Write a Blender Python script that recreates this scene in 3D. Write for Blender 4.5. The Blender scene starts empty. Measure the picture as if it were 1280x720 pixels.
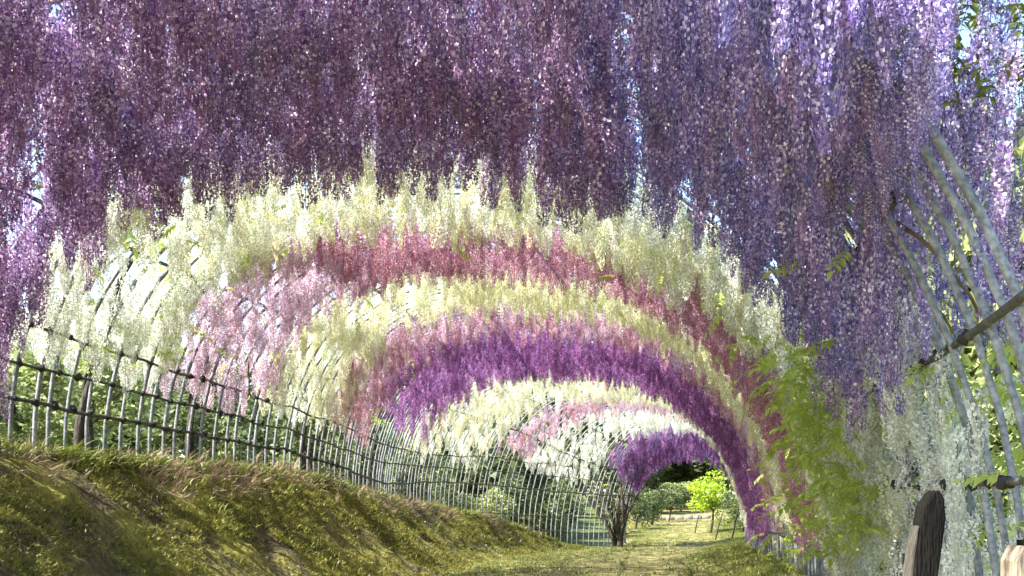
import bpy, math, random
import numpy as np
from mathutils import Vector, Matrix, Euler, noise

random.seed(7)
RNG = np.random.default_rng(7)
PI = math.pi
scene = bpy.context.scene
COL = scene.collection

# ------------------------------------------------------------------ camera
S = 1.8                      # metres per layout unit
FPX = 1400.0                 # focal length in pixels of a 1280 wide picture
HZ = 625.0                   # row of the horizon
EYE = 1.15                   # camera height above the path's level datum, metres
cam_d = bpy.data.cameras.new('camera')
cam = bpy.data.objects.new('camera', cam_d)
COL.objects.link(cam)
cam.location = (0, 0, EYE)
cam.rotation_euler = (PI / 2, 0, 0)
cam_d.sensor_width = 36
cam_d.lens = 36 * FPX / 1280
cam_d.shift_y = (HZ - 360) / 1280
cam_d.clip_end = 2000
scene.camera = cam

# ------------------------------------------------------------------ sky, sun, exposure
SUN_EL, SUN_AZ = math.radians(48), math.radians(-113)      # azimuth from +Y towards +X
world = bpy.data.worlds.new('World')
scene.world = world
world.use_nodes = True
wn = world.node_tree
bg = wn.nodes['Background']
sky = wn.nodes.new('ShaderNodeTexSky')
sky.sky_type = 'NISHITA'
sky.sun_disc = False
sky.sun_elevation = SUN_EL
sky.sun_rotation = SUN_AZ
wn.links.new(sky.outputs[0], bg.inputs[0])
bg.inputs[1].default_value = 0.15
sun_d = bpy.data.lights.new('sun', 'SUN')
sun_d.energy = 5.0
sun_d.angle = math.radians(0.5)
sun_d.color = (1.0, 0.95, 0.86)
sun = bpy.data.objects.new('sun', sun_d)
COL.objects.link(sun)
sdir = Vector((math.sin(SUN_AZ) * math.cos(SUN_EL), math.cos(SUN_AZ) * math.cos(SUN_EL), math.sin(SUN_EL)))
sun.rotation_euler = (-sdir).to_track_quat('-Z', 'Y').to_euler()
sun.location = sdir * 60
vs = scene.view_settings
vs.view_transform = 'Standard'
vs.look = 'None'
vs.exposure = 1.9
scene.cycles.diffuse_bounces = 7
scene.cycles.max_bounces = 12
vs.gamma = 1.0
vs.use_curve_mapping = False

# ------------------------------------------------------------------ helpers
def tag(o, label=None, cat=None, group=None, kind=None):
    if label: o['label'] = label
    if cat: o['category'] = cat
    if group: o['group'] = group
    if kind: o['kind'] = kind
    return o

def empty(name, loc, label, cat, group=None):
    o = bpy.data.objects.new(name, None)
    o.empty_display_size = 0.2
    COL.objects.link(o)
    o.location = loc
    tag(o, label, cat, group)
    return o

def new_mesh(name, verts, faces, mat=None, smooth=False):
    me = bpy.data.meshes.new(name)
    me.from_pydata([tuple(v) for v in verts], [], faces)
    if mat: me.materials.append(mat)
    if smooth and len(me.polygons):
        me.polygons.foreach_set('use_smooth', [True] * len(me.polygons))
    me.update()
    return me

def link(name, me, parent=None, loc=None, rot=None, scale=None):
    o = bpy.data.objects.new(name, me)
    COL.objects.link(o)
    if parent is not None:
        o.parent = parent
        if parent.type == 'EMPTY' or parent.parent is None:
            o.location = -Vector(parent.location) if loc is None else Vector(loc) - Vector(parent.location)
        elif loc is not None:
            o.location = loc
    elif loc is not None:
        o.location = loc
    if rot is not None: o.rotation_euler = rot
    if scale is not None: o.scale = scale if hasattr(scale, '__len__') else (scale,) * 3
    return o

def tube_geo(pts, radii, n=6, verts=None, faces=None, cap=True):
    verts = [] if verts is None else verts
    faces = [] if faces is None else faces
    pts = [Vector(p) for p in pts]
    if not hasattr(radii, '__len__'): radii = [radii] * len(pts)
    base = len(verts)
    up = None
    for i, p in enumerate(pts):
        a = pts[max(i - 1, 0)]; b = pts[min(i + 1, len(pts) - 1)]
        t = (b - a).normalized()
        if up is None:
            up = Vector((0, 0, 1)) if abs(t.z) < 0.9 else Vector((1, 0, 0))
        s = t.cross(up)
        if s.length < 1e-5: s = t.cross(Vector((0.3, 1, 0)))
        s.normalize(); up = s.cross(t).normalized()
        for k in range(n):
            q = 2 * PI * k / n
            verts.append(p + (s * math.cos(q) + up * math.sin(q)) * radii[i])
    for i in range(len(pts) - 1):
        for k in range(n):
            a = base + i * n + k; b = base + i * n + (k + 1) % n
            faces.append((a, b, b + n, a + n))
    if cap:
        faces.append(tuple(base + k for k in range(n))[::-1])
        e = base + (len(pts) - 1) * n
        faces.append(tuple(e + k for k in range(n)))
    return verts, faces

def tube(name, pts, radii, mat, parent=None, n=6):
    v, f = tube_geo(pts, radii, n)
    return link(name, new_mesh(name, v, f, mat, True), parent)

def nz(x, y=0.0, z=0.0):
    return noise.noise(Vector((x, y, z)))

# ------------------------------------------------------------------ materials
def mat_new(name):
    m = bpy.data.materials.new(name)
    m.use_nodes = True
    nt = m.node_tree
    for n_ in list(nt.nodes): nt.nodes.remove(n_)
    out = nt.nodes.new('ShaderNodeOutputMaterial')
    return m, nt, out

def N(nt, typ, **kw):
    n_ = nt.nodes.new(typ)
    for k, v in kw.items():
        if k.startswith('i_'):
            n_.inputs[k[2:].replace('_', ' ')].default_value = v
        else:
            setattr(n_, k, v)
    return n_

def mixc(nt, fac, a, b, mode='MIX'):
    m = nt.nodes.new('ShaderNodeMix'); m.data_type = 'RGBA'; m.blend_type = mode
    for sock, v in ((m.inputs[0], fac), (m.inputs[6], a), (m.inputs[7], b)):
        if hasattr(v, 'is_linked'): nt.links.new(v, sock)
        elif isinstance(v, (int, float)): sock.default_value = v
        else: sock.default_value = (*v, 1)
    return m.outputs[2]

def math_n(nt, op, a, b=None, c=None, clamp=False):
    m = nt.nodes.new('ShaderNodeMath'); m.operation = op; m.use_clamp = clamp
    for i, v in enumerate((a, b, c)):
        if v is None: continue
        if hasattr(v, 'is_linked'): nt.links.new(v, m.inputs[i])
        else: m.inputs[i].default_value = v
    return m.outputs[0]

def petal_mat(name, banner, keel, transl=0.5, vary=0.16):
    """banner and keel colours picked by the floret attribute; thin petals let light through"""
    m, nt, out = mat_new(name)
    at = N(nt, 'ShaderNodeAttribute', attribute_name='fl')
    sep = nt.nodes.new('ShaderNodeSeparateColor')
    nt.links.new(at.outputs['Color'], sep.inputs[0])
    oi = nt.nodes.new('ShaderNodeObjectInfo')
    c = mixc(nt, sep.outputs[0], keel, banner)
    hsv = nt.nodes.new('ShaderNodeHueSaturation')
    nt.links.new(c, hsv.inputs['Color'])
    nt.links.new(math_n(nt, 'MULTIPLY_ADD', oi.outputs['Random'], 0.05, 0.475), hsv.inputs['Hue'])
    nt.links.new(math_n(nt, 'MULTIPLY_ADD', sep.outputs[1], -0.5, 1.25), hsv.inputs['Saturation'])
    v = math_n(nt, 'MULTIPLY_ADD', oi.outputs['Random'], vary * 2, 1 - vary)
    nt.links.new(math_n(nt, 'MULTIPLY', v, math_n(nt, 'MULTIPLY_ADD', sep.outputs[1], 0.6, 0.6)), hsv.inputs['Value'])
    d = nt.nodes.new('ShaderNodeBsdfPrincipled')
    d.inputs['Roughness'].default_value = 0.6
    d.inputs['Specular IOR Level'].default_value = 0.25
    t = nt.nodes.new('ShaderNodeBsdfTranslucent')
    nt.links.new(hsv.outputs[0], d.inputs['Base Color']); nt.links.new(hsv.outputs[0], t.inputs['Color'])
    mx = nt.nodes.new('ShaderNodeMixShader'); mx.inputs[0].default_value = transl
    nt.links.new(d.outputs[0], mx.inputs[1]); nt.links.new(t.outputs[0], mx.inputs[2])
    nt.links.new(mx.outputs[0], out.inputs[0])
    return m

def leaf_mat(name, c1, c2, transl=0.4):
    m, nt, out = mat_new(name)
    oi = nt.nodes.new('ShaderNodeObjectInfo')
    geo = nt.nodes.new('ShaderNodeNewGeometry')
    f = math_n(nt, 'MULTIPLY_ADD', geo.outputs['Random Per Island'], 0.6, math_n(nt, 'MULTIPLY', oi.outputs['Random'], 0.4))
    c = mixc(nt, f, c1, c2)
    d = nt.nodes.new('ShaderNodeBsdfPrincipled'); d.inputs['Roughness'].default_value = 0.5
    t = nt.nodes.new('ShaderNodeBsdfTranslucent')
    nt.links.new(c, d.inputs['Base Color']); nt.links.new(c, t.inputs['Color'])
    mx = nt.nodes.new('ShaderNodeMixShader'); mx.inputs[0].default_value = transl
    nt.links.new(d.outputs[0], mx.inputs[1]); nt.links.new(t.outputs[0], mx.inputs[2])
    nt.links.new(mx.outputs[0], out.inputs[0])
    return m

def noise_mat(name, cols, scale, rough=0.85, bump=0.3, detail=6, metal=0.0, stretch=(1, 1, 1), fine=None, spec=0.3):
    m, nt, out = mat_new(name)
    tc = nt.nodes.new('ShaderNodeTexCoord')
    mp = nt.nodes.new('ShaderNodeMapping'); mp.inputs['Scale'].default_value = stretch
    nt.links.new(tc.outputs['Object'], mp.inputs[0])
    nn = N(nt, 'ShaderNodeTexNoise', i_Scale=scale, i_Detail=detail, i_Roughness=0.65)
    nt.links.new(mp.outputs[0], nn.inputs['Vector'])
    cr = nt.nodes.new('ShaderNodeValToRGB')
    el = cr.color_ramp.elements
    for i, (p, c) in enumerate(cols):
        e = el[i] if i < 2 else el.new(p)
        e.position = p; e.color = (*c, 1)
    nt.links.new(nn.outputs[0], cr.inputs[0])
    col = cr.outputs[0]
    if fine:
        n2 = N(nt, 'ShaderNodeTexNoise', i_Scale=fine, i_Detail=4)
        nt.links.new(mp.outputs[0], n2.inputs['Vector'])
        r2 = nt.nodes.new('ShaderNodeValToRGB')
        r2.color_ramp.elements[0].position = 0.3; r2.color_ramp.elements[0].color = (0.45, 0.45, 0.45, 1)
        r2.color_ramp.elements[1].position = 0.7; r2.color_ramp.elements[1].color = (1.35, 1.3, 1.2, 1)
        nt.links.new(n2.outputs[0], r2.inputs[0])
        col = mixc(nt, 1.0, col, r2.outputs[0], 'MULTIPLY')
    d = nt.nodes.new('ShaderNodeBsdfPrincipled')
    d.inputs['Roughness'].default_value = rough; d.inputs['Metallic'].default_value = metal
    d.inputs['Specular IOR Level'].default_value = spec
    nt.links.new(col, d.inputs['Base Color'])
    if bump:
        b = N(nt, 'ShaderNodeBump', i_Strength=bump, i_Distance=0.05)
        n3 = N(nt, 'ShaderNodeTexNoise', i_Scale=(fine or scale * 4), i_Detail=5)
        nt.links.new(mp.outputs[0], n3.inputs['Vector'])
        nt.links.new(n3.outputs[0], b.inputs['Height']); nt.links.new(b.outputs[0], d.inputs['Normal'])
    nt.links.new(d.outputs[0], out.inputs[0])
    return m

M_PIPE = noise_mat('weathered_grey_pipe', [(0.3, (0.10, 0.115, 0.13)), (0.7, (0.31, 0.33, 0.36))], 6, 0.5, 0.15, metal=0.0, fine=40, spec=0.5)
M_RAIL = noise_mat('dark_rail', [(0.3, (0.035, 0.04, 0.038)), (0.75, (0.13, 0.14, 0.13))], 7, 0.6, 0.25, fine=35)
M_CLAMP = noise_mat('black_wire_lashing', [(0.3, (0.015, 0.015, 0.015)), (0.8, (0.05, 0.05, 0.045))], 20, 0.7, 0.3)
M_BARK = noise_mat('wisteria_bark', [(0.25, (0.022, 0.019, 0.016)), (0.75, (0.10, 0.085, 0.07))], 9, 0.9, 0.8, stretch=(1, 1, 0.25), fine=30)
M_TWIG = noise_mat('wisteria_twig', [(0.3, (0.09, 0.06, 0.03)), (0.7, (0.25, 0.18, 0.09))], 12, 0.85, 0.3)
M_SOIL = noise_mat('mossy_bank_soil', [(0.28, (0.05, 0.034, 0.018)), (0.43, (0.10, 0.085, 0.035)), (0.56, (0.20, 0.19, 0.035)), (0.78, (0.26, 0.25, 0.06))], 1.2, 0.95, 0.9, fine=14)
M_PATH = noise_mat('sandy_path', [(0.3, (0.12, 0.12, 0.035)), (0.52, (0.22, 0.20, 0.075)), (0.78, (0.38, 0.32, 0.19))], 0.7, 0.95, 0.6, fine=11)
M_GROUND = noise_mat('rough_grass_ground', [(0.3, (0.05, 0.06, 0.02)), (0.55, (0.09, 0.12, 0.03)), (0.8, (0.17, 0.15, 0.06))], 0.4, 0.95, 0.6, fine=9)
M_GRASS = leaf_mat('bank_moss_grass', (0.085, 0.085, 0.018), (0.32, 0.31, 0.055), 0.3)
M_GREEN = leaf_mat('green_grass', (0.07, 0.10, 0.015), (0.22, 0.24, 0.04), 0.3)
M_DRY = leaf_mat('dry_straw', (0.12, 0.075, 0.045), (0.42, 0.32, 0.2), 0.2)
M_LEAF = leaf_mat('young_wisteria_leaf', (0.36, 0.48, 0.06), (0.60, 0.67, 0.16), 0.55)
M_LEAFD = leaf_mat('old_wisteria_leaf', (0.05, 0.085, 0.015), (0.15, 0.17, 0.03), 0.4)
M_SHRUB = leaf_mat('shrub_leaf', (0.045, 0.07, 0.02), (0.17, 0.21, 0.07), 0.4)
M_SHRUB2 = leaf_mat('pale_shrub_leaf', (0.16, 0.21, 0.06), (0.44, 0.48, 0.2), 0.45)
M_LIME = leaf_mat('lime_leaf', (0.3, 0.44, 0.03), (0.5, 0.58, 0.06), 0.5)
M_STONE = noise_mat('grey_stone', [(0.3, (0.12, 0.11, 0.1)), (0.7, (0.34, 0.31, 0.27))], 3, 0.9, 0.6, fine=18)
M_POST = noise_mat('near_black_wood', [(0.3, (0.006, 0.0055, 0.005)), (0.75, (0.018, 0.016, 0.015))], 8, 0.95, 0.7, stretch=(3, 3, 0.4), fine=40, spec=0.1)  # near-black wood for the post shaft and the stand's crossbar
M_TAN = noise_mat('tan_timber', [(0.3, (0.24, 0.19, 0.14)), (0.7, (0.38, 0.31, 0.24))], 5, 0.8, 0.4, stretch=(4, 4, 0.5), fine=30)
M_POSTLIT = noise_mat('lit_edge_wood', [(0.3, (0.045, 0.042, 0.035)), (0.7, (0.10, 0.09, 0.075))], 8, 0.85, 0.5, stretch=(3, 3, 0.4), fine=40)  # paler wood tone, light on the post's left edge put into colour
M_FALLEN = leaf_mat('fallen_petal', (0.6, 0.55, 0.6), (0.8, 0.78, 0.72), 0.2)

# ------------------------------------------------------------------ layout tables (layout units; x/y are across / away, z from eye level)
FINE = np.arange(-6, 80.01, 0.1)
def table(pairs, smooth=0.7):
    d, v = zip(*pairs)
    y = np.interp(FINE, d, v)
    k = np.exp(-0.5 * (np.arange(-30, 31) * 0.1 / smooth) ** 2); k /= k.sum()
    y = np.convolve(np.pad(y, 30, mode='edge'), k, 'valid')
    return lambda q: float(np.interp(q, FINE, y))
def pxX(px, d): return (px - 640) / FPX * d
XL = table([(-6, -5.0), (0, -3.7), (3, -3.05)] + [(d, pxX(p, d)) for d, p in ((5.5, 0), (7, 195), (9, 365), (10.5, 432), (12, 468), (13.5, 498), (15, 535), (17, 605), (19, 688), (21.2, 780), (30, 785), (40, 785), (79, 800))], 0.6)
XR = table([(-6, -0.9), (0, 0.65)] + [(d, pxX(p, d)) for d, p in ((3.2, 1243), (4, 1142), (5, 1078), (5.5, 1048), (7, 1007), (9, 985), (12, 948), (14, 936), (18, 932), (22, 938), (30, 920), (40, 905), (79, 905))], 0.6)
ZL = table([(-6, 0.42), (3, 0.32), (5.5, 0.24), (7, 0.22), (9, 0.20), (10.5, 0.11), (12, 0.03), (13.5, -0.03), (15, -0.10), (17, -0.25), (18.2, -0.5), (19.4, -0.84), (21.5, -0.9), (30, -0.8), (40, -0.6), (79, 0.2)], 0.6)
ZP = table([(-6, -0.6), (8, -0.62), (11, -0.70), (15.5, -0.80), (20, -0.88), (25, -0.85), (33, -0.66), (40, -0.45), (79, 0.4)], 0.8)
ZR = table([(-6, -0.45), (5, -0.42), (9, -0.52), (14, -0.58), (20, -0.75), (25, -0.78), (33, -0.6), (40, -0.4), (79, 0.4)], 0.8)
HH = table([(-6, 1.86), (4, 1.8), (5.6, 1.68), (17, 1.68), (18.5, 1.54), (20.3, 1.34), (22.3, 0.98), (40, 0.95)], 0.5)
SK = 0.45
def W(x, y, z): return Vector((x * S, y * S, EYE + z * S))
def frame(s):
    l = Vector((XL(s + SK), s + SK, ZL(s + SK))); r = Vector((XR(s - SK), s - SK, ZR(s - SK)))
    return l, r, HH(s)
def hoop(s, th, off=0.0):
    """point of the tunnel's cross-section, th 0 at the bank side foot, pi at the other; off pushes outwards"""
    l, r, h = frame(s)
    c, sn = math.cos(th), max(math.sin(th), 0.0)
    t = (1 - c) / 2
    cc = math.copysign(abs(c) ** (0.86 if c > 0 else 0.74), c)
    tt = (1 - cc) / 2
    p = l.lerp(r, tt)
    mid = (l.z + r.z) / 2
    p.z = l.z + (r.z - l.z) * t + (h - mid) * sn ** 0.95
    if off:
        ax = (r - l); ax.z = 0; ax.normalize()
        p += ax * (-c * off) + Vector((0, 0, sn * off))
    return p
def hoopW(s, th, off=0.0):
    p = hoop(s, th, off); return W(p.x, p.y, p.z)

# ------------------------------------------------------------------ ground
def foot(d): return XL(d) + 1.15 * max(ZL(d) - ZP(d), 0) + 0.12
def ground_z(x, d):
    xl, xf, xr = XL(d), foot(d), XR(d)
    zl, zp, zr = ZL(d), ZP(d), ZR(d)
    if x <= xl:
        return zl + 0.02 * (xl - x) + 0.03 * nz(x * 0.8, d * 0.8, 3) * min(1, (xl - x))
    if x < xf:
        t = (x - xl) / (xf - xl)
        h = zl - zp
        e = t * t * (3 - 2 * t)
        z = zl - h * (0.55 * e + 0.45 * t)
        w = math.sin(PI * t)
        g = nz(d * 1.1 + t * 0.9, t * 0.8, 1.0)
        z -= w * h * 0.13 * max(0, g) * 1.6
        z += w * h * 0.10 * nz(d * 3.1 + t, t * 2.0, 7.0) + w * 0.05 * nz(d * 8, x * 8, 2) + 0.02 * w * nz(d * 19, x * 19, 2)
        z -= w * h * 0.10 * math.exp(-((d - 9.2 - 0.9 * t) / 0.28) ** 2)
        z -= w * h * 0.12 * math.exp(-((d - 11.3 - 1.2 * t) / 0.3) ** 2)
        return z
    if x < xr:
        v = max(0.0, 1 - (xr - x) / 0.9)
        return zp + (zr - zp) * v * v * (3 - 2 * v) + 0.012 * nz(x * 3, d * 3, 5) * min(1, (x - xf) * 3)
    return zr + 0.03 * (x - xr) * 0.5 + 0.03 * nz(x * 0.8, d * 0.8, 3) * min(1, x - xr)
def gW(x, d): return W(x, d, ground_z(x, d))

def strip(name, ds, cols, mat, label, cat=None):
    vs_, fs = [], []
    n = None
    for d in ds:
        xs = cols(d); n = len(xs)
        for x in xs: vs_.append(gW(x, d))
    for i in range(len(ds) - 1):
        for k in range(n - 1):
            a = i * n + k
            fs.append((a, a + 1, a + n + 1, a + n))
    o = link(name, new_mesh(name, vs_, fs, mat, True))
    return tag(o, label, cat, kind='structure')

DS = list(np.arange(-5, 26, 0.12)) + list(np.arange(26, 60, 1.0)) + [60, 66, 72, 79]
DSC = list(np.arange(-5, 26, 0.4)) + list(np.arange(26, 60, 1.0)) + [60, 66, 72, 79]
strip('bank', DS, lambda d: [XL(d) + (foot(d) - XL(d)) * t for t in np.linspace(0, 1, 34)], M_SOIL, 'steep mossy earth bank below the pipe trellis', 'bank')
strip('path', DS, lambda d: [foot(d) + (XR(d) - foot(d)) * t for t in np.linspace(0, 1, 24)], M_PATH, 'sandy path with grassy edge running through the flower tunnel', 'path')
strip('ground', DSC, lambda d: [XL(d) - q for q in (90, 60, 40, 25, 15, 10, 7, 5, 3.5, 2.5, 1.7, 1, 0.5, 0)], M_GROUND, 'rough grassy ground behind the bank', 'ground')
strip('ground', DSC, lambda d: [XR(d) + q for q in (0, 0.5, 1, 1.7, 2.5, 3.5, 5, 7, 10, 15, 25, 40, 60, 90)], M_GROUND, 'rough grassy ground on the open side of the path', 'ground')

# ------------------------------------------------------------------ geometry-node scatter for uncountable masses
def scatter(name, parent, pts, rots, scales, idxs, sources, kind='stuff'):
    me = bpy.data.meshes.new(name)
    org = Vector(parent.location) if parent is not None else Vector((0, 0, 0))
    P = np.array([(p[0] - org.x, p[1] - org.y, p[2] - org.z) for p in pts], dtype=np.float32)
    me.from_pydata([tuple(map(float, p)) for p in P], [], [])
    a = me.attributes.new('rot', 'FLOAT_VECTOR', 'POINT'); a.data.foreach_set('vector', np.array(rots, dtype=np.float32).ravel())
    a = me.attributes.new('scl', 'FLOAT_VECTOR', 'POINT')
    sc = np.array(scales, dtype=np.float32)
    if sc.ndim == 1: sc = np.repeat(sc[:, None], 3, 1)
    a.data.foreach_set('vector', sc.ravel())
    a = me.attributes.new('idx', 'INT', 'POINT'); a.data.foreach_set('value', np.array(idxs, dtype=np.int32))
    o = bpy.data.objects.new(name, me)
    COL.objects.link(o)
    if parent is not None: o.parent = parent
    o['kind'] = kind
    ng = bpy.data.node_groups.new(name + '_nodes', 'GeometryNodeTree')
    ng.interface.new_socket('Geometry', in_out='INPUT', socket_type='NodeSocketGeometry')
    ng.interface.new_socket('Geometry', in_out='OUTPUT', socket_type='NodeSocketGeometry')
    gi = ng.nodes.new('NodeGroupInput'); go = ng.nodes.new('NodeGroupOutput')
    iop = ng.nodes.new('GeometryNodeInstanceOnPoints')
    join = ng.nodes.new('GeometryNodeJoinGeometry')
    for src in reversed(sources):
        if isinstance(src, bpy.types.Object):
            on = ng.nodes.new('GeometryNodeObjectInfo'); on.transform_space = 'ORIGINAL'
            on.inputs['Object'].default_value = src; on.inputs['As Instance'].default_value = True
            ng.links.new(on.outputs['Geometry'], join.inputs[0])
    ng.links.new(gi.outputs[0], iop.inputs['Points'])
    ng.links.new(join.outputs[0], iop.inputs['Instance'])
    iop.inputs['Pick Instance'].default_value = True
    def attr(nm, t):
        n_ = ng.nodes.new('GeometryNodeInputNamedAttribute'); n_.data_type = t
        n_.inputs['Name'].default_value = nm
        return n_.outputs['Attribute']
    ng.links.new(attr('idx', 'INT'), iop.inputs['Instance Index'])
    e2r = ng.nodes.new('FunctionNodeEulerToRotation')
    ng.links.new(attr('rot', 'FLOAT_VECTOR'), e2r.inputs[0])
    ng.links.new(e2r.outputs[0], iop.inputs['Rotation'])
    ng.links.new(attr('scl', 'FLOAT_VECTOR'), iop.inputs['Scale'])
    ng.links.new(iop.outputs[0], go.inputs[0])
    md = o.modifiers.new('scatter', 'NODES'); md.node_group = ng
    return o

# ------------------------------------------------------------------ raceme and leaf shapes
def raceme_geo(seed, n_fl, length, radius, fsize, bare=0.06):
    """a hanging flower spike: a thin stalk with n_fl little pea flowers (folded banner petal + keel)"""
    rr = random.Random(seed)
    vs_, fs, at = [], [], []
    bend = [(rr.uniform(-1, 1) * 0.03, rr.uniform(-1, 1) * 0.03) for _ in range(2)]
    def axis(h): return Vector((bend[0][0] * math.sin(h * 3) + bend[1][0] * h * h, bend[0][1] * math.sin(h * 3) + bend[1][1] * h * h, -h * length))
    v, f = tube_geo([axis(h) for h in (0, 0.25, 0.5, 0.75, 1.0)], [0.0045, 0.004, 0.0035, 0.003, 0.002], 3, cap=False)
    vs_ += v; fs += f; at += [(0.25, 0.2, 0.5)] * len(f)
    for i in range(n_fl):
        h = bare + (1 - bare) * ((i + rr.random()) / n_fl) ** 0.92
        phi = i * 2.399 + rr.uniform(-0.5, 0.5)
        taper = (1 - h) ** 0.42 * 0.9 + 0.12
        if h < 0.16: taper *= 0.6 + 2.5 * h
        r = radius * taper * rr.uniform(0.55, 1.1)
        fsz = fsize * (0.55 + 0.5 * (1 - h)) * rr.uniform(0.8, 1.2)
        o = Vector((math.cos(phi), math.sin(phi), 0))
        s = Vector((-o.y, o.x, 0))
        c = axis(h) + o * r + Vector((0, 0, -0.1 * r))
        tilt = rr.uniform(-0.2, 0.9)
        up = (Vector((0, 0, 1)) * math.cos(tilt) + o * math.sin(tilt)).normalized()
        yaw = rr.uniform(-0.5, 0.5)
        s = (s * math.cos(yaw) + o * math.sin(yaw)).normalized()
        out = s.cross(up)
        if out.dot(o) < 0: out = -out
        b = len(vs_)
        w = fsz * 0.62
        vs_ += [c, c + up * fsz, c + s * w + up * fsz * 0.75 + out * fsz * 0.2, c + s * w * 0.75 + up * fsz * 0.1 + out * fsz * 0.15,
                c - s * w + up * fsz * 0.75 + out * fsz * 0.2, c - s * w * 0.75 + up * fsz * 0.1 + out * fsz * 0.15]
        g = rr.random()
        fs += [(b, b + 3, b + 2, b + 1), (b, b + 1, b + 4, b + 5)]
        bk = (1.0 if rr.random() < 0.42 else rr.uniform(0.15, 0.6)) if h < 0.88 else 0.3
        at += [(bk, g, h)] * 2
        b = len(vs_)
        k = fsz * 0.75
        vs_ += [c + up * fsz * 0.1, c + out * k + s * k * 0.1 - up * k * 0.35, c + out * k * 0.4 - up * k * 0.75 + s * k * 0.3, c + out * k * 0.4 - up * k * 0.75 - s * k * 0.3]
        fs += [(b, b + 1, b + 2), (b, b + 3, b + 1)]
        at += [(0.12 + 0.2 * rr.random(), g, h)] * 2
    return vs_, fs, at
RACEMES = [raceme_geo(11 + i, n, 0.62, rad, fs_) for i, (n, rad, fs_) in enumerate(((165, 0.075, 0.025), (140, 0.065, 0.026), (180, 0.085, 0.0245), (125, 0.06, 0.027)))]
def raceme_meshes(mat):
    out = []
    for v, f, at in RACEMES:
        me = new_mesh('raceme', v, f, mat)
        ca = me.color_attributes.new('fl', 'FLOAT_COLOR', 'CORNER')
        buf = []
        for poly, a in zip(me.polygons, at): buf += [a[0], a[1], a[2], 1.0] * poly.loop_total
        ca.data.foreach_set('color', buf)
        out.append(me)
    return out

def leaf_geo(seed, pairs=5, L=0.26):
    """pinnate leaf: a bending rachis with paired pointed leaflets"""
    rr = random.Random(seed)
    vs_, fs = [], []
    droop = rr.uniform(0.25, 0.7)
    def ax(t): return Vector((L * t, 0, -droop * L * t * t))
    v, f = tube_geo([ax(t) for t in (0, 0.5, 1)], [0.003, 0.0025, 0.0015], 3, cap=False)
    vs_ += v; fs += f
    def leaflet(p, dr, ln, wd):
        side = dr.cross(Vector((0, 0, 1))).normalized()
        b = len(vs_)
        vs_.extend([p, p + dr * ln * 0.4 + side * wd + Vector((0, 0, 0.25 * wd)), p + dr * ln + Vector((0, 0, -0.25 * ln)), p + dr * ln * 0.4 - side * wd + Vector((0, 0, 0.25 * wd)), p + dr * ln * 0.45 - Vector((0, 0, 0.12 * wd))])
        fs.extend([(b, b + 4, b + 1), (b + 4, b + 2, b + 1), (b, b + 3, b + 4), (b + 4, b + 3, b + 2)])
    for i in range(pairs):
        t = 0.25 + 0.7 * i / pairs
        for sg in (-1, 1):
            a = sg * rr.uniform(0.9, 1.25)
            leaflet(ax(t), Vector((math.cos(a), math.sin(a), -0.2)).normalized(), L * rr.uniform(0.26, 0.36), L * 0.075)
    leaflet(ax(1), Vector((0.95, 0, -0.35)).normalized(), L * 0.36, L * 0.085)
    return vs_, fs
LEAVES = [leaf_geo(31 + i, p, l) for i, (p, l) in enumerate(((5, 0.26), (6, 0.32), (4, 0.2)))]
def leaf_meshes(mat): return [new_mesh('leaf', v, f, mat) for v, f in LEAVES]

# ------------------------------------------------------------------ the pipe tunnel
base_l, base_r, _ = frame(5.5)
tunnel = empty('trellis_tunnel', hoopW(2.0, 0.0), 'long arched tunnel frame of grey pipe hoops and dark rails carrying the wisteria', 'trellis')
HOOPS = np.arange(2.65, 22.41, 0.165)
THS = np.linspace(0, PI, 31)
for s in HOOPS:
    js = s + random.uniform(-0.03, 0.03)
    pts = []
    wob = random.uniform(0, 50)
    for th in THS:
        p = hoopW(js, th)
        p += Vector((nz(wob + th * 1.2, 1), nz(wob + th * 1.2, 9), nz(wob + th * 1.2, 17))) * 0.05
        pts.append(p)
    pts[0].z -= 0.25; pts[-1].z -= 0.25
    tube('hoop', pts, random.uniform(0.018, 0.022), M_PIPE, tunnel, 6)
def th_for(s, zval, left=True):
    best, bt = 9, 0
    for th in (np.linspace(0.0, 0.45 * PI, 160) if left else np.linspace(0.55 * PI, PI, 220)):
        e = abs(hoop(s, th).z - zval)
        if e < best: best, bt = e, th
    return bt
RAILS_L = {'low': table([(0, 0.58), (5.5, 0.51), (9, 0.386), (10.5, 0.29), (12, 0.21), (13, 0.18), (15, 0.25), (17, 0.24), (20, 0.1), (23, 0.1)], 0.4),
           'mid': table([(0, 0.78), (5.5, 0.69), (9, 0.55), (10.5, 0.46), (12, 0.41), (15, 0.44), (17, 0.45), (20, 0.36), (23, 0.3)], 0.4),
           'top': table([(0, 0.98), (5.5, 0.88), (9, 0.72), (12, 0.6), (15, 0.6), (17, 0.65), (18.2, 0.6), (23, 0.5)], 0.4),
           'foot1': table([(0, -0.5), (13.9, -0.35), (14.5, -0.12), (16, -0.15), (20, -0.32), (23, -0.35)], 0.3),
           'foot2': table([(0, -0.9), (16.8, -0.7), (17.4, -0.4), (20, -0.6), (23, -0.62)], 0.3)}
clamp_v, clamp_f = tube_geo([(-0.04, 0, -0.02), (-0.015, 0.005, 0.012), (0.012, -0.005, -0.008), (0.04, 0, 0.02)], [0.022, 0.038, 0.04, 0.02], 6)
CLAMP = new_mesh('clamp', clamp_v, clamp_f, M_CLAMP, True)
def clamp(p, rail):
    link('clamp', CLAMP, rail, p, (random.uniform(-0.5, 0.5), random.uniform(-0.5, 0.5), random.uniform(0, 3)), random.uniform(0.65, 1.0))
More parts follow.
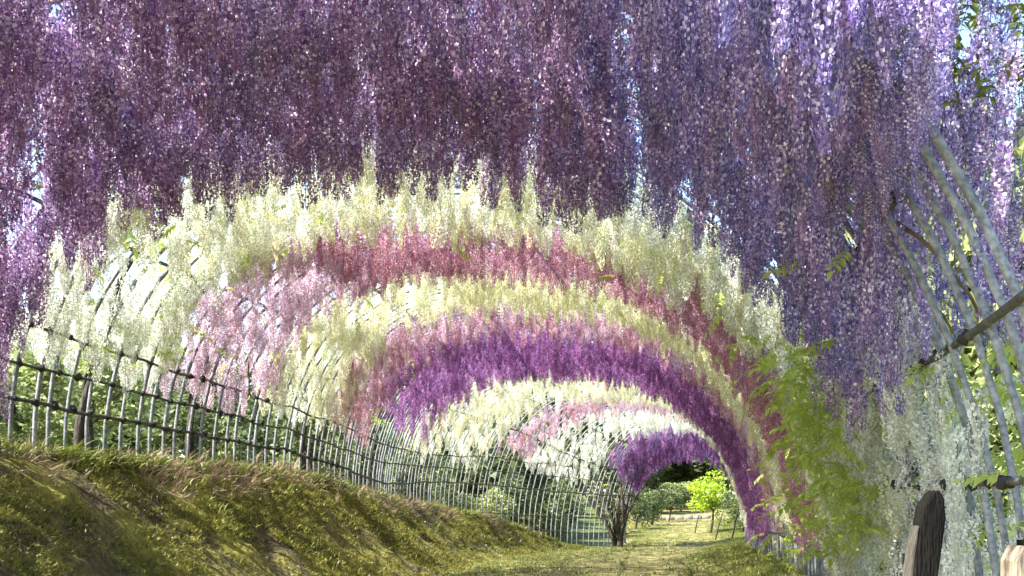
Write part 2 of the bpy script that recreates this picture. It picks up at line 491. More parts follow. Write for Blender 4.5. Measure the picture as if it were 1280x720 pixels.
for nm, tb in RAILS_L.items():
    st = {'foot1': 13.6, 'foot2': 16.6}.get(nm, 2.6)
    pts = []
    for s in np.arange(st, 22.45, 0.2):
        z = tb(s + SK) + 0.02 * nz(s * 2.2, 5)
        pts.append(hoopW(s, th_for(s, z), -0.012))
    rail = tube('rail', pts, 0.02 if nm == 'low' else 0.014, M_RAIL, tunnel, 6)
    if nm in ('low', 'mid', 'top'):
        for s in HOOPS:
            if 4.2 < s < (10 if nm == 'low' else 8):
                clamp(hoopW(s, th_for(s, tb(s + SK)), -0.015), rail)
for zv in (0.76, 0.40, 0.05, -0.28):
    pts = [hoopW(s, th_for(s, zv + 0.006 * nz(s * 2, 3), False), -0.012) for s in np.arange(2.85 if zv > 0.6 else 1.6, 22.4, 0.25)]
    rail = tube('rail', pts, 0.018, M_RAIL, tunnel, 6)
    for s in HOOPS:
        if 3.0 < s < 5.0: clamp(hoopW(s, th_for(s, zv, False), -0.015), rail)
for th in (0.22, 0.32, 0.42, 0.52, 0.62, 0.72):
    pts = [hoopW(s, th * PI + 0.01 * nz(s * 1.5, th * 9), 0.012) for s in np.arange(2.6, 22.4, 0.25)]
    tube('rail', pts, 0.019, M_RAIL, tunnel, 6)

# ------------------------------------------------------------------ wisteria vines
def arc_sampler(s0, s1, t0, t1, weight=None, even=0.72, clump=0.75):
    """random (s, theta), even over the roof's arc; weight(theta fraction 0-1 of pi, s) thins it"""
    ts = np.linspace(t0 * PI, t1 * PI, 60)
    sm = 0.5 * (s0 + s1)
    pts = [hoop(sm, t) for t in ts]
    seg = np.array([(pts[i + 1] - pts[i]).length for i in range(59)])
    cum = np.concatenate([[0], np.cumsum(seg)])
    def draw():
        while True:
            th = float(np.interp(random.random() * cum[-1], cum, ts))
            s = random.uniform(s0, s1)
            q = hoop(s, th)
            if random.random() > even + clump * nz(q.x * 2.3, q.y * 2.3, q.z * 2.3) + 0.3 * nz(q.x * 7, q.y * 7, q.z * 5): continue
            if weight is None or random.random() < weight(th / PI, s): return s, th
    return draw, cum[-1] * (s1 - s0) * S * S

def vine(label, group_label, mats, bands, dens, scl, n_part, leaf_n=60, leaf_part=20, leaf_m=None, trunk=None, leaf_band=None, off=(-0.02, 0.05), maxdrop=None, leaf_out=(0.02, 0.16), skew=0.0, leaf_scl=(0.7, 1.2), wscl=1.0):
    """bands: list of (s0, s1, th0, th1, weight); trunk: (s, side)"""
    ts_, side = trunk
    bp = hoopW(ts_, 0.0 if side < 0 else PI, 0.09)
    gz = gW(bp.x / S, bp.y / S).z
    root = empty('wisteria_vine', (bp.x, bp.y, gz), label, 'wisteria', group_label)
    # trunk: twisted stems climbing the outside of the hoops
    th_end = 0.36 * PI
    pts, rad = [], []
    for i in range(15):
        u = i / 14
        th = th_end * u if side < 0 else PI - th_end * u
        p = hoopW(ts_ + 0.05 * math.sin(u * 9 + ts_), th, 0.055 + 0.015 * math.sin(u * 14))
        if i == 0: p.z = gz - 0.12
        pts.append(p); rad.append(0.042 * (1 - 0.6 * u) * (1 + 0.12 * math.sin(u * 23)))
    tube('trunk', pts, rad, M_BARK, root, 7)
    pts2 = [p + Vector((0.06 * math.cos(i * 1.1), 0.07 * math.sin(i * 1.1), 0)) for i, p in enumerate(pts)]
    tube('stem', pts2, [r * 0.55 for r in rad], M_BARK, root, 6)
    # branches running over the roof
    for b in bands:
        s0, s1, t0, t1 = b[:4]
        for k in range(max(2, int((s1 - s0) * 2.2))):
            if s1 < 3.8: continue
            sA = random.uniform(max(s0, 3.2), s1); ph = random.uniform(0, 9)
            ta, tb_ = (t0, t1) if t1 - t0 < 0.7 else ((t0, 0.6) if k % 2 else (0.4, t1))
            pp = []
            for u in np.linspace(0, 1, 16):
                ss = min(max(sA + 0.35 * nz(u * 2.5 + ph, ph), max(s0, 3.1)), s1)
                pp.append(hoopW(ss, (ta + (tb_ - ta) * u) * PI, 0.03 + 0.03 * nz(u * 5, ph, 4)))
            tube('branch', pp, list(np.linspace(0.018, 0.007, 16)), M_TWIG, root, 5)
    # racemes
    meshes = [me for m in mats for me in raceme_meshes(m)]
    items = []
    for b in bands:
        s0, s1, t0, t1 = b[:4]
        wt = b[4] if len(b) > 4 else None
        dn = b[5] if len(b) > 5 else 1.0
        draw, area = arc_sampler(s0, s1, t0, t1, wt, *((0.72, 0.75) if s0 > 4.8 else (0.9, 0.5)))
        for _ in range(int(area * dens * dn)):
            s, th = draw()
            t_ = th / PI
            if t_ < 0.5: s -= skew * (0.5 - t_)
            p = hoop(s, th, random.uniform(*off) + (random.uniform(-0.04, 0.09) if t_ < 0.34 else 0.0))
            wp = W(p.x, p.y, p.z)
            g = gW(p.x, p.y).z
            sc = random.uniform(*scl) * (b[6] if len(b) > 6 else 1.0)
            if wp.z - 0.62 * sc < g + 0.03: sc = (wp.z - g - 0.03) / 0.62
            if sc < 0.3: continue
            w_ = random.uniform(0.85, 1.15) * max(0.75, min(sc, 1.15)) * wscl * (0.74 if wp.y < 3.3 * S else 1.0)
            items.append((wp, (random.uniform(-0.09, 0.09), random.uniform(-0.09, 0.09), random.uniform(0, 6.28)), (w_, w_, sc), random.randrange(len(meshes))))
    items.sort(key=lambda it: it[0].y if it[0].y > 2.6 * S else 99)
    srcs = {}
    for it in items[:n_part]:
        o = link('raceme', meshes[it[3]], root, it[0], it[1], it[2])
        srcs.setdefault(it[3], o)
    for k in range(len(meshes)):
        if k not in srcs:
            j = next(i for i in range(n_part, len(items)) if items[i][3] == k) if any(i[3] == k for i in items[n_part:]) else None
            it = items.pop(j) if j is not None else items[0]
            srcs[k] = link('raceme', meshes[k], root, it[0], it[1], it[2])
    rest = items[n_part:]
    if rest:
        scatter('raceme_mass', root, [i[0] for i in rest], [i[1] for i in rest], [i[2] for i in rest], [i[3] for i in rest], [srcs[k] for k in range(len(meshes))])
    # leaves
    if leaf_n:
        lm = leaf_meshes(leaf_m or M_LEAF)
        lit = []
        lb = leaf_band or [b[:4] for b in bands]
        for i in range(leaf_n):
            s0, s1, t0, t1 = lb[i % len(lb)]
            s, th = random.uniform(s0, s1), random.uniform(t0, t1) * PI
            wp = hoopW(s, th, random.uniform(*leaf_out))
            if wp.z < gW(wp.x / S, wp.y / S).z + 0.1: continue
            lit.append((wp, (random.uniform(-0.5, 0.5), random.uniform(-0.3, 0.7), random.uniform(0, 6.28)), random.uniform(*leaf_scl), random.randrange(3)))
        lit.sort(key=lambda it: it[0].y)
        ls = {}
        for it in lit[:leaf_part]:
            ls.setdefault(it[3], link('leaf', lm[it[3]], root, it[0], it[1], it[2]))
        for k in range(3):
            if k not in ls: ls[k] = link('leaf', lm[k], root, *lit[-1 - k][:3])
        rest = lit[leaf_part:]
        if rest:
            scatter('leaf_mass', root, [i[0] for i in rest], [i[1] for i in rest], [i[2] for i in rest], [i[3] for i in rest], [ls[k] for k in range(3)])
    return root

P_MAUVE = petal_mat('mauve_petal', (0.93, 0.78, 0.96), (0.21, 0.05, 0.29), 0.42)
P_PURP = petal_mat('purple_petal', (0.90, 0.78, 0.97), (0.17, 0.06, 0.29), 0.42)
P_VIOL = petal_mat('violet_petal', (0.76, 0.68, 0.96), (0.13, 0.08, 0.38), 0.42)
P_CREAM = petal_mat('cream_petal', (0.94, 0.93, 0.80), (0.82, 0.80, 0.46), 0.55, 0.1)
P_WHITE = petal_mat('white_petal', (0.95, 0.95, 0.91), (0.84, 0.85, 0.70), 0.55, 0.08)
P_ROSE = petal_mat('rose_petal', (0.86, 0.62, 0.70), (0.46, 0.16, 0.24))
P_PALE = petal_mat('pale_pink_petal', (0.93, 0.84, 0.89), (0.64, 0.42, 0.54))
P_PURP2 = petal_mat('deep_purple_petal', (0.68, 0.38, 0.70), (0.24, 0.04, 0.25))
P_PURP3 = petal_mat('blue_purple_petal', (0.46, 0.33, 0.60), (0.12, 0.05, 0.24))

def lowfade(a, b):      # thins out towards the bank-side rail
    return lambda t, s: min(1, max(0.0, (t - a) / (b - a))) if t < b else 1.0

GV = 'wisteria vines trained over the tunnel'
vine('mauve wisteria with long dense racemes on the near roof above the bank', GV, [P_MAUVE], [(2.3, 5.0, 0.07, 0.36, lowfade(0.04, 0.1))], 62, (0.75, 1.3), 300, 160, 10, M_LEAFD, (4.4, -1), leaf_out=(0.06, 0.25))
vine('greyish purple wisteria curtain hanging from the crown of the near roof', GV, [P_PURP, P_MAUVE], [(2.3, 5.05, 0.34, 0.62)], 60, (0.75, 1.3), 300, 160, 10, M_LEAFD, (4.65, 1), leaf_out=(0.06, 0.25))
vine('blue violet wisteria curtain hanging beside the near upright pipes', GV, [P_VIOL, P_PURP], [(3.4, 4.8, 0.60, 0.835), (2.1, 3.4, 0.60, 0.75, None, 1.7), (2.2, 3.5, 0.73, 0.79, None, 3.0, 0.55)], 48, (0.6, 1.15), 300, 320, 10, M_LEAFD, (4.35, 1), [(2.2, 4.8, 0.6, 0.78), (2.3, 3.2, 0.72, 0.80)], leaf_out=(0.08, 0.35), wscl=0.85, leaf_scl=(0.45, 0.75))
vine('sparse violet wisteria trailing outside the near upright pipes', GV, [P_PURP, P_VIOL], [(2.5, 4.0, 0.64, 0.80), (2.7, 3.9, 0.74, 0.86, None, 0.8)], 46, (0.4, 0.8), 240, 60, 40, M_LEAF, (4.5, 1), [(3.2, 4.2, 0.7, 0.92)], leaf_out=(-0.1, 0.3), off=(0.08, 0.34), leaf_scl=(0.45, 0.8))
vine('white wisteria growing low on the pipes behind the dark post', GV, [P_WHITE], [(3.6, 4.75, 0.83, 0.985), (3.1, 3.6, 0.86, 0.985, None, 0.3)], 62, (0.35, 0.75), 260, 110, 80, M_LEAF, (4.2, 1), off=(-0.05, 0.09), leaf_scl=(0.5, 0.9))
vine('cream wisteria in the first pale arch after the purple roof', GV, [P_CREAM, P_WHITE], [(4.5, 6.2, 0.84, 0.985, None, 1.3), (5.05, 6.5, 0.26, 0.68), (5.05, 6.0, 0.66, 0.95)], 62, (0.42, 0.8), 300, 520, 290, M_LEAF, (5.4, 1), [(4.5, 5.5, 0.79, 0.95), (4.6, 5.6, 0.82, 0.97), (4.5, 5.1, 0.80, 0.88), (4.8, 5.4, 0.84, 0.88), (4.55, 5.0, 0.90, 0.95), (5.6, 7.5, 0.88, 0.98), (5.2, 6.6, 0.08, 0.9)], leaf_out=(-0.26, 0.05), off=(-0.04, 0.09), leaf_scl=(0.45, 0.85))
vine('white wisteria on the bank side of the first pale arch', GV, [P_WHITE], [(5.05, 6.5, 0.10, 0.32, lowfade(0.06, 0.13))], 95, (0.38, 0.68), 300, 40, 20, M_LEAF, (5.8, -1), off=(-0.04, 0.1))
vine('cream white wisteria on the bank side of the second pale arch', GV, [P_WHITE, P_CREAM], [(7.85, 9.7, 0.10, 0.27, lowfade(0.06, 0.13))], 90, (0.36, 0.6), 200, 50, 20, M_LEAF, (9.0, -1), off=(-0.03, 0.1))
vine('pale pink wisteria on the bank side of the first pink arch', GV, [P_PALE], [(6.5, 7.9, 0.10, 0.36, lowfade(0.06, 0.13))], 80, (0.4, 0.7), 200, 20, 10, M_LEAF, (7.0, -1), off=(-0.03, 0.1))
vine('rose pink wisteria forming the first pink arch', GV, [P_ROSE], [(6.45, 7.8, 0.33, 0.95), (5.95, 6.6, 0.68, 0.92, None, 0.9)], 58, (0.42, 0.75), 250, 60, 30, M_LEAF, (7.2, 1))
vine('greenish cream wisteria in the second pale arch between two pink arches', GV, [P_CREAM], [(7.85, 9.3, 0.22, 0.93)], 56, (0.4, 0.7), 250, 60, 30, M_LEAF, (8.4, 1), off=(-0.03, 0.09))
vine('dusty pink wisteria in front of the deep purple arch', GV, [P_ROSE, P_PALE], [(9.35, 10.7, 0.12, 0.94, lowfade(0.08, 0.2)), (9.5, 11.2, 0.1, 0.30, None, 0.6)], 52, (0.4, 0.7), 150, 110, 20, M_LEAF, (10.2, 1), off=(-0.02, 0.09), skew=0.6)
vine('deep purple wisteria forming the arch in the middle of the tunnel', GV, [P_PURP2], [(10.7, 14.0, 0.16, 0.95, lowfade(0.12, 0.24))], 44, (0.5, 0.85), 150, 60, 10, M_LEAF, (12.6, 1), skew=1.6)
vine('cream wisteria in the pale arch beyond the deep purple arch', GV, [P_CREAM, P_WHITE], [(14.05, 17.2, 0.12, 0.93, lowfade(0.08, 0.18))], 38, (0.42, 0.75), 100, 80, 10, M_LEAF, (15.5, 1), off=(-0.02, 0.09), skew=3.2)
vine('small band of pale pink wisteria deep inside the tunnel', GV, [P_PALE, P_ROSE], [(17.25, 18.3, 0.18, 0.9)], 34, (0.4, 0.7), 60, 20, 6, M_LEAF, (17.8, 1), skew=2.6)
vine('white wisteria just before the last purple arch', GV, [P_WHITE], [(18.3, 20.1, 0.16, 0.88)], 36, (0.4, 0.7), 60, 20, 6, M_LEAF, (19.4, 1), skew=2.6)
last = vine('dark violet wisteria with thick trunk at the far end of the tunnel', GV, [P_PURP3, P_PURP2], [(20.1, 22.3, 0.22, 0.85), (19.6, 21.4, 0.25, 0.40, None, 0.9)], 50, (0.6, 1.0), 60, 220, 6, M_LEAFD, (20.9, -1), [(20.0, 22.0, 0.03, 0.3)], leaf_out=(-0.1, 0.25))

# extra trunks of the far vine, a fan of dark stems standing on the path's edge
for k in range(14):
    dd = 20.7 + 0.12 * (k % 4)
    b0 = gW(pxX(772, dd) + 0.03 * (k % 5) - 0.05, dd)
    ang = -1.0 + 0.115 * k
    pts = [b0 + Vector((math.sin(ang) * 1.9 * u ** 1.5 + 0.10 * math.sin(5 * u + 2.1 * k) * u, 0.3 * math.sin(3 * u + k) * u, (2.6 - 0.25 * (k % 3)) * u - 0.1)) for u in np.linspace(0, 1, 14)]
    tube('stem', pts, list(np.linspace(0.07, 0.015, 14)), M_BARK, last, 6)
    tw = pts[7]
    tube('stem', [tw, tw + Vector((0.25 * math.sin(k), 0.1, 0.35)), tw + Vector((0.5 * math.sin(k), 0.15, 0.9))], [0.025, 0.018, 0.008], M_BARK, last, 5)

# ------------------------------------------------------------------ grass, straw and fallen petals on the bank
def blade_tuft(seed, n, h, spread, wid, lean):
    rr = random.Random(seed); v, f = [], []
    for _ in range(n):
        a = rr.uniform(0, 6.28); hh = h * rr.uniform(0.5, 1.1)
        b = Vector((rr.uniform(-1, 1) * spread, rr.uniform(-1, 1) * spread, -0.01))
        dr = Vector((math.cos(a), math.sin(a), 0)); sd = Vector((-dr.y, dr.x, 0)) * wid
        l1 = lean * rr.uniform(0.3, 1) * hh
        k = len(v)
        v += [b - sd, b + sd, b + dr * l1 * 0.4 + Vector((0, 0, hh * 0.6)) + sd * 0.7, b + dr * l1 * 0.4 + Vector((0, 0, hh * 0.6)) - sd * 0.7, b + dr * l1 * 1.3 + Vector((0, 0, hh * 0.85))]
        f += [(k, k + 1, k + 2, k + 3), (k + 3, k + 2, k + 4)]
    return v, f

def scatter_stuff(name, label, cat, geos, mat, pts, rots, scl):
    """joined real geometry: the first three tufts are the object's own mesh, the rest instances of it"""
    srcs = []
    for g in geos:
        o = bpy.data.objects.new(name + '_tuft', new_mesh(name, g[0], g[1], mat))
        srcs.append(o)
    o = scatter(name, None, pts, rots, scl, [random.randrange(len(geos)) for _ in pts], srcs)
    tag(o, label, cat, kind='stuff')
    return o

moss = [blade_tuft(50 + i, 14, 0.055, 0.06, 0.004, 1.2) for i in range(3)]
pts, rots, scl = [], [], []
while len(pts) < 26000:
    d = random.uniform(4.6, 20); t = random.random()
    x = XL(d) + (foot(d) - XL(d)) * t
    q = nz(d * 1.3 + t, t * 2, 4) + 0.6 * nz(d * 5, t * 6, 2)
    if q < -0.2 + 0.3 * random.random(): continue
    pts.append(gW(x, d)); rots.append((random.uniform(-0.4, 0.4), random.uniform(0.0, 1.1), random.uniform(-0.9, 0.9))); scl.append(random.uniform(0.35, 1.2) * (1.5 if random.random() < 0.06 else 1))
scatter_stuff('moss_grass', 'short olive moss and grass covering the earth bank', 'grass', moss, M_GRASS, pts, rots, scl)

pts, rots, scl = [], [], []
while len(pts) < 11000:
    d = random.uniform(7, 34)
    if random.random() < 0.65:
        x = XR(d) - abs(random.gauss(0, 0.5)) + 0.2
    else:
        x = foot(d) + abs(random.gauss(0, 0.8))
    if x > XR(d) + 0.3: continue
    pts.append(gW(x, d)); rots.append((random.uniform(-0.2, 0.2), random.uniform(-0.2, 0.2), random.uniform(0, 6))); scl.append(random.uniform(0.6, 1.8))
scatter_stuff('grass', 'short green grass along both edges of the path', 'grass', moss, M_GREEN, pts, rots, scl)

dry = [blade_tuft(60 + i, 10, 0.38, 0.07, 0.005, 1.1) for i in range(3)]
pts, rots, scl = [], [], []
while len(pts) < 900:
    d = random.uniform(4.8, 19)
    cl = nz(d * 1.1, 2, 8)
    if cl < 0.0 and random.random() < 0.85: continue
    x = XL(d) + random.gauss(0.06 + 0.1 * max(0, cl), 0.1)
    pts.append(gW(x, d)); rots.append((random.uniform(-0.4, 0.4), random.uniform(0.2, 1.6), random.uniform(-0.7, 0.7))); scl.append(random.uniform(0.25, 0.9) * (1 if cl > 0 else 0.6))
scatter_stuff('dry_grass', 'brown dry straw overhanging the top edge of the bank', 'dry grass', dry, M_DRY, pts, rots, scl)

weed = [blade_tuft(70 + i, 12, 0.16, 0.07, 0.009, 1.0) for i in range(3)]
pts, rots, scl = [], [], []
while len(pts) < 1500:
    d = random.uniform(4.6, 19)
    cl = nz(d * 1.3, 5, 3)
    t = abs(random.gauss(0, 0.05)) if random.random() < 0.7 else random.random()
    if cl < 0 and random.random() < 0.7: continue
    if t > 0.25 and nz(d * 1.7, t * 3, 9) < 0.28: continue
    pts.append(gW(XL(d) + (foot(d) - XL(d)) * t, d)); rots.append((random.uniform(-0.3, 0.3), random.uniform(-0.1, 0.8), random.uniform(-2, 2))); scl.append(random.uniform(0.4, 1.3))
scatter_stuff('weeds', 'green weeds and grass in patches on the bank and at its top edge', 'weeds', weed, M_GREEN, pts, rots, scl)

pet = [([Vector((-0.014, 0, 0.006)), Vector((0, -0.011, 0.012)), Vector((0.015, 0, 0.005)), Vector((0, 0.012, 0.011))], [(0, 1, 2, 3)])]
pts, rots, scl = [], [], []
while len(pts) < 1100:
    d = random.uniform(4.6, 24)
    x = random.uniform(XL(d), XR(d)) if random.random() < 0.4 else XL(d) + random.random() * (foot(d) - XL(d))
    p = gW(x, d); p.z += 0.02
    pts.append(p); rots.append((random.uniform(-0.5, 0.5), random.uniform(-0.5, 0.8), random.uniform(0, 6))); scl.append(random.uniform(0.6, 1.3))
scatter_stuff('fallen_petals', 'pale fallen petals sprinkled over the bank and path', 'petals', pet, M_FALLEN, pts, rots, scl)

# ------------------------------------------------------------------ shrubs and trees outside the tunnel
def crown_geo(seed, n, rx, ry, rz, leaf, clumps=14):
    rr = random.Random(seed); v, f = [], []
    cs = []
    for _ in range(clumps):
        while True:
            c = Vector((rr.uniform(-1, 1), rr.uniform(-1, 1), rr.uniform(-1, 1)))
            if c.length < 0.85: break
        cs.append((c, rr.uniform(0.25, 0.5)))
    for _ in range(n):
        c, r = rr.choice(cs)
        while True:
            q = Vector((rr.uniform(-1, 1), rr.uniform(-1, 1), rr.uniform(-1, 1)))
            if 0.3 < q.length < 1: break
        p = c + q * r
        p = Vector((p.x * rx, p.y * ry, p.z * rz))
        a = Vector((rr.uniform(-1, 1), rr.uniform(-1, 1), rr.uniform(-0.7, 0.4))).normalized() * leaf * rr.uniform(0.6, 1.3)
        b = a.cross(Vector((rr.uniform(-1, 1), rr.uniform(-1, 1), rr.uniform(-1, 1)))).normalized() * leaf * 0.32
        k = len(v)
        v += [p - a * 0.5, p + b, p + a * 0.5, p - b]
        f.append((k, k + 1, k + 2, k + 3))
    return v, f
CROWNS = {}
def plant(name, label, cat, group, x, d, height, width, mat, key, trunk_h=0.2, n=2600, leaf=0.09):
    g = gW(x, d)
    root = empty(name, g, label, cat, group)
    if key not in CROWNS:
        v, f = crown_geo(hash(key) % 1000 if not isinstance(key, int) else key, n, 1, 1, 1, leaf)
        CROWNS[key] = (v, f)
    v, f = CROWNS[key]
    ch = (height - trunk_h) / 2
    me = new_mesh('crown', [Vector((q.x * width / 2, q.y * width / 2, q.z * ch)) for q in v], f, mat)
    link('crown', me, root, g + Vector((0, 0, trunk_h + ch)))
    pts = [g + Vector((0.06 * math.sin(3 * u) * width, 0.05 * math.cos(2 * u) * width, -0.1 + u * (trunk_h + ch * 1.2))) for u in np.linspace(0, 1, 8)]
    tube('trunk', pts, list(np.linspace(0.035 * height ** 0.8, 0.012, 8)), M_BARK, root, 6)
    for k in range(4):
        st = pts[4]; a = k * 1.7 + x
        tube('limb', [st, st + Vector((math.cos(a) * width * 0.15, math.sin(a) * width * 0.15, ch * 0.4)), st + Vector((math.cos(a) * width * 0.3, math.sin(a) * width * 0.3, ch * 0.7))], [0.02, 0.014, 0.006], M_BARK, root, 5)
    return root

# shrubs behind the bank fence and on the open side, each named by the flowers in front of it
def band_name(d):
    for lim, nm in ((6.2, 'the mauve wisteria'), (7.4, 'the first cream arch'), (8.6, 'the pale pink wisteria'), (10, 'the second cream arch'), (12, 'the dusty pink wisteria'), (14.6, 'the deep purple arch'), (17.6, 'the third pale arch'), (20.5, 'the small white arch'), (99, 'the last violet arch')):
        if d < lim: return nm
for k, d in enumerate(list(np.arange(6.0, 12, 1.25)) + list(np.arange(12.2, 25, 0.9))):
    pale = k % 3 != 0 if d < 12 else k % 3 == 1
    plant('shrub', ('pale' if pale else 'dark green') + ' leafy shrub behind the bank fence below ' + band_name(d), 'shrub', 'shrubs behind the bank fence',
          XL(d) - random.uniform(1.0, 1.6), d, random.uniform(1.3, 2.0) * (1 if d < 12 else 1.3), random.uniform(1.6, 2.6), M_SHRUB2 if pale else M_SHRUB, 100 + k % 4, 0.1, 2600, 0.11)
for k, d in enumerate(np.arange(4.2, 20, 1.5)):
    pale = k % 2 == 0
    plant('shrub', ('bright' if pale else 'dark') + ' leafy shrub outside the path side of the tunnel below ' + band_name(d + 0.9), 'shrub', 'shrubs outside the path side',
          XR(d) + random.uniform(0.9, 1.5), d, random.uniform(1.6, 2.4), random.uniform(1.6, 2.4), M_SHRUB2 if pale else M_SHRUB, 100 + k % 4, 0.15, 2600, 0.11)

for k, d in enumerate(np.arange(9, 34, 2.2)):
    pale = k % 3 == 0
    plant('tree', ('pale green' if pale else 'dark green') + ' bushy tree some way behind the bank fence beyond ' + band_name(d), 'tree', 'trees behind the bank fence',
          XL(d) - random.uniform(5, 8), d, random.uniform(3.6, 5.2), random.uniform(4.0, 5.5), M_SHRUB2 if pale else M_SHRUB, 300 + k % 3, 0.3, 4200, 0.16)
for k, d in enumerate(np.arange(22, 42, 1.6)):
    plant('tree', ('broad' if k % 2 else 'tall') + ' dark green tree in the row beyond the last violet arch on the bank side', 'tree', 'row of trees past the far end of the bank',
          XL(d) - random.uniform(2.2, 4.6), d, random.uniform(3.4, 5.6), random.uniform(3.4, 4.6), M_SHRUB, 300 + k % 3, 0.1, 4200, 0.16)
for k, d in enumerate(np.arange(3.4, 16, 1.8)):
    pale = k % 2 == 0
    plant('tree', ('pale yellowish' if pale else 'dark green') + ' bushy tree outside the path side level with ' + band_name(d + 0.9), 'tree', 'trees outside the path side',
          XR(d) + random.uniform(2.6, 4.2), d, random.uniform(3.6, 5.0), random.uniform(3.0, 4.2), M_SHRUB2 if pale else M_SHRUB, 300 + k % 3, 0.2, 4200, 0.16)
for k, (px, d, h, pale) in enumerate(((1195, 10, 7.5, True), (1262, 11.5, 8.5, False), (1310, 9, 7.0, True), (1225, 15, 10, False), (1150, 14, 9, False), (1345, 13, 9, False))):
    plant('tree', ('tall pale yellowish' if pale else 'tall dark green') + ' tree outside the tunnel behind the near upright pipes', 'tree', 'tall trees behind the near pipes',
          pxX(px, d), d, h, h * 0.62, M_SHRUB2 if pale else M_SHRUB, 320 + k % 3, 0.3, 7000, 0.12)
# the open end of the tunnel
plant('lime_tree', 'small lime green tree glowing in the sun beyond the tunnel mouth', 'tree', None, pxX(888, 27), 27, 2.5, 2.2, M_LIME, 201, 0.7, 2600, 0.13)
TB = 'trees closing the view beyond the tunnel'
for i, (px, d, h, w, m) in enumerate([(800, 44, 7.0, 6, M_SHRUB), (840, 47, 6.0, 6, M_SHRUB), (870, 50, 8.5, 7, M_SHRUB), (905, 46, 6.5, 6, M_SHRUB), (780, 40, 5.0, 5, M_SHRUB), (760, 47, 9, 7, M_SHRUB), (930, 44, 8, 6, M_SHRUB), (950, 36, 6.5, 5, M_SHRUB), (820, 39, 1.6, 3.0, M_SHRUB2), (850, 41, 2.0, 3.0, M_SHRUB2)]):
    pale = m is M_SHRUB2
    plant('tree' if not pale else 'shrub', 'dark broad tree beyond the end of the path' if not pale else 'low pale shrub beyond the end of the path', 'tree' if not pale else 'shrub', TB if not pale else 'pale shrubs at the end of the path',
          pxX(px, d), d, h, w, m, 300 + i % 3, h * 0.15, 4200, 0.16)
for i in range(26):
    a = -1.15 + 2.3 * i / 25
    r = 60 + 6 * math.sin(i * 2.3)
    plant('tree', 'tall dark tree in the wood around the garden', 'tree', 'trees of the wood around the garden', r * math.sin(a), r * math.cos(a), random.uniform(12, 17), random.uniform(11, 14), M_SHRUB, 300 + i % 3, 0.2, 4200, 0.16)

for k, (px, d) in enumerate(((806, 29), (826, 31), (846, 33.5), (915, 26), (925, 24))):
    plant('shrub', 'loose dark shrub crowding ' + ('the path just past the tunnel mouth' if px < 900 else 'the stakes beyond the tunnel mouth'), 'shrub', 'shrubs past the tunnel mouth',
          pxX(px, d) - (0.25 if px < 900 else -0.25), d, random.uniform(1.6, 2.4), random.uniform(1.5, 2.1), M_SHRUB, 100 + k % 4, 0.1, 2600, 0.11)

# stone edging across the end of the path
sm = []
for i in range(9):
    rr = random.Random(700 + i)
    v, f = tube_geo([(-0.28, 0, 0), (-0.2, 0, 0.02), (0, 0, 0.03), (0.2, 0, 0.01), (0.28, 0, 0)], [0.09, 0.2 * rr.uniform(0.8, 1.2), 0.23 * rr.uniform(0.85, 1.15), 0.19, 0.1], 7)
    d = 34 + 0.15 * i; x = pxX(795 + i * 11, d)
    p = gW(x, d); p.z += 0.06
    o = link('edging_stone', new_mesh('edging_stone', v, f, M_STONE, True), None, p, (0.2 * i, 0.05, rr.uniform(-0.2, 0.2)), rr.uniform(0.55, 0.95))
    tag(o, 'rough grey stone in the low row across the far path', 'stone', 'edging stones across the far path')

# thin stakes beside the far path
for i, (px, d, ln, dx) in enumerate(((893, 23.5, 1.05, 0.32), (914, 22.5, 1.25, 0.3), (868, 27, 0.8, 0.2))):
    p = gW(pxX(px, d), d)
    v, f = tube_geo([(0, 0, -0.15), (dx * 0.5, 0.02, ln * 0.5), (dx, 0, ln)], [0.03, 0.028, 0.022], 6)
    o = link('stake', new_mesh('stake', v, f, M_BARK, True), None, p)
    tag(o, 'thin dark wooden stake leaning beside the far path', 'stake', 'stakes beside the far path')

# ------------------------------------------------------------------ the dark leaning post and the tan boards by the pipes
def prism(profile, thick, bev=0.0):
    """profile: list of (x, z) outline; extruded along y"""
    n = len(profile)
    v = [(x, -thick / 2, z) for x, z in profile] + [(x, thick / 2, z) for x, z in profile]
    f = [tuple(range(n)), tuple(range(2 * n - 1, n - 1, -1))]
    f += [(i, i + n, (i + 1) % n + n, (i + 1) % n) for i in range(n)]
    return v, f
def bevelled(name, me, w):
    o = link(name, me)
    md = o.modifiers.new('bevel', 'BEVEL'); md.width = w; md.segments = 2; md.limit_method = 'ANGLE'
    return o
dpo = 2.35
xb, xt = pxX(1152, dpo), pxX(1166, dpo)
gp = gW(xb - 0.02, dpo)
ztop = (HZ - 612) / FPX * dpo
H = (EYE + ztop * S) - gp.z
post = empty('wooden_post', gp, 'dark wooden post with rounded top leaning before white wisteria', 'post')
lean = (xt - xb) * S / 0.32
wd = 32 / FPX * dpo * S
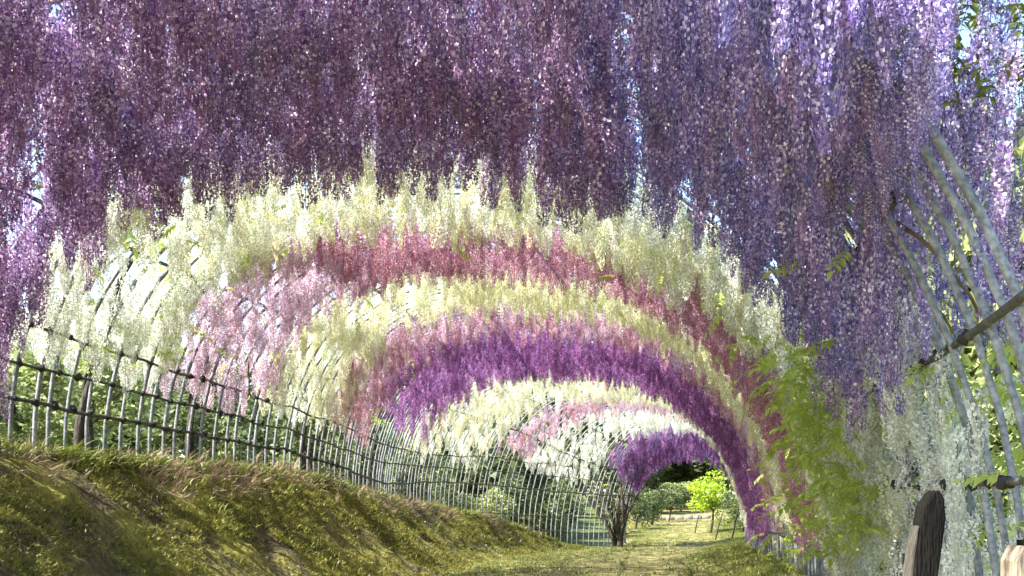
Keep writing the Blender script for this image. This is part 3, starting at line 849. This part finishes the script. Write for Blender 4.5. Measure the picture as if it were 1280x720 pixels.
def oz(z): return 0.13 * z / H - 0.05
prof = [(-wd / 2 + oz(-0.1), -0.12), (wd / 2 + oz(-0.1), -0.12), (wd / 2 + oz(H * 0.6), H * 0.6), (wd * 0.48 + oz(H * 0.88), H * 0.88), (wd * 0.30 + oz(H * 0.965), H * 0.965), (oz(H) + wd * 0.06, H), (-wd * 0.18 + oz(H), H * 0.985), (-wd * 0.42 + oz(H * 0.92), H * 0.93), (-wd / 2 + oz(H * 0.6), H * 0.6)]
v, f = prism(prof, 0.1)
o = link('shaft', new_mesh('shaft', v, f, M_POST), post, gp)
md = o.modifiers.new('bevel', 'BEVEL'); md.width = 0.008; md.segments = 2
prof2 = [(-wd * 0.60 + oz(-0.1), -0.12), (-wd * 0.505 + oz(-0.1), -0.12), (-wd * 0.505 + oz(H * 0.85), H * 0.85), (-wd * 0.60 + oz(H * 0.8), H * 0.78)]
v, f = prism(prof2, 0.085)
link('lit_edge_strip', new_mesh('lit_edge_strip', v, f, M_POSTLIT), post, gp)  # added sliver in a paler colour, painting the light along the left edge

dB = 2.5
bx = pxX(1290, dB)
gb = gW(bx, dB)
board = empty('timber_stand', gb, 'tan timber stand with upright board by the near pipes', 'stand')
zt = EYE + (HZ - 682) / FPX * dB * S - gb.z
w2 = 62 / FPX * dB * S
v, f = prism([(-w2 / 2, -0.02), (w2 / 2, -0.02), (w2 / 2, zt), (-w2 / 2 + 0.03, zt), (-w2 / 2, zt - 0.06)], 0.14)
o = link('panel', new_mesh('panel', v, f, M_TAN), board, gb)
o.modifiers.new('bevel', 'BEVEL').width = 0.008
z2 = EYE + (HZ - 628) / FPX * dB * S - gb.z
v, f = prism([(-0.02, zt + 0.02), (0.12, zt + 0.02), (0.12, z2), (0.05, z2)], 0.04)
link('upright', new_mesh('upright', v, f, M_TAN), board, gb)
v, f = prism([(-0.04, zt - 0.004), (0.13, zt - 0.004), (0.13, zt + 0.022), (-0.04, zt + 0.022)], 0.1)
link('crossbar', new_mesh('crossbar', v, f, M_POST), board, gb)
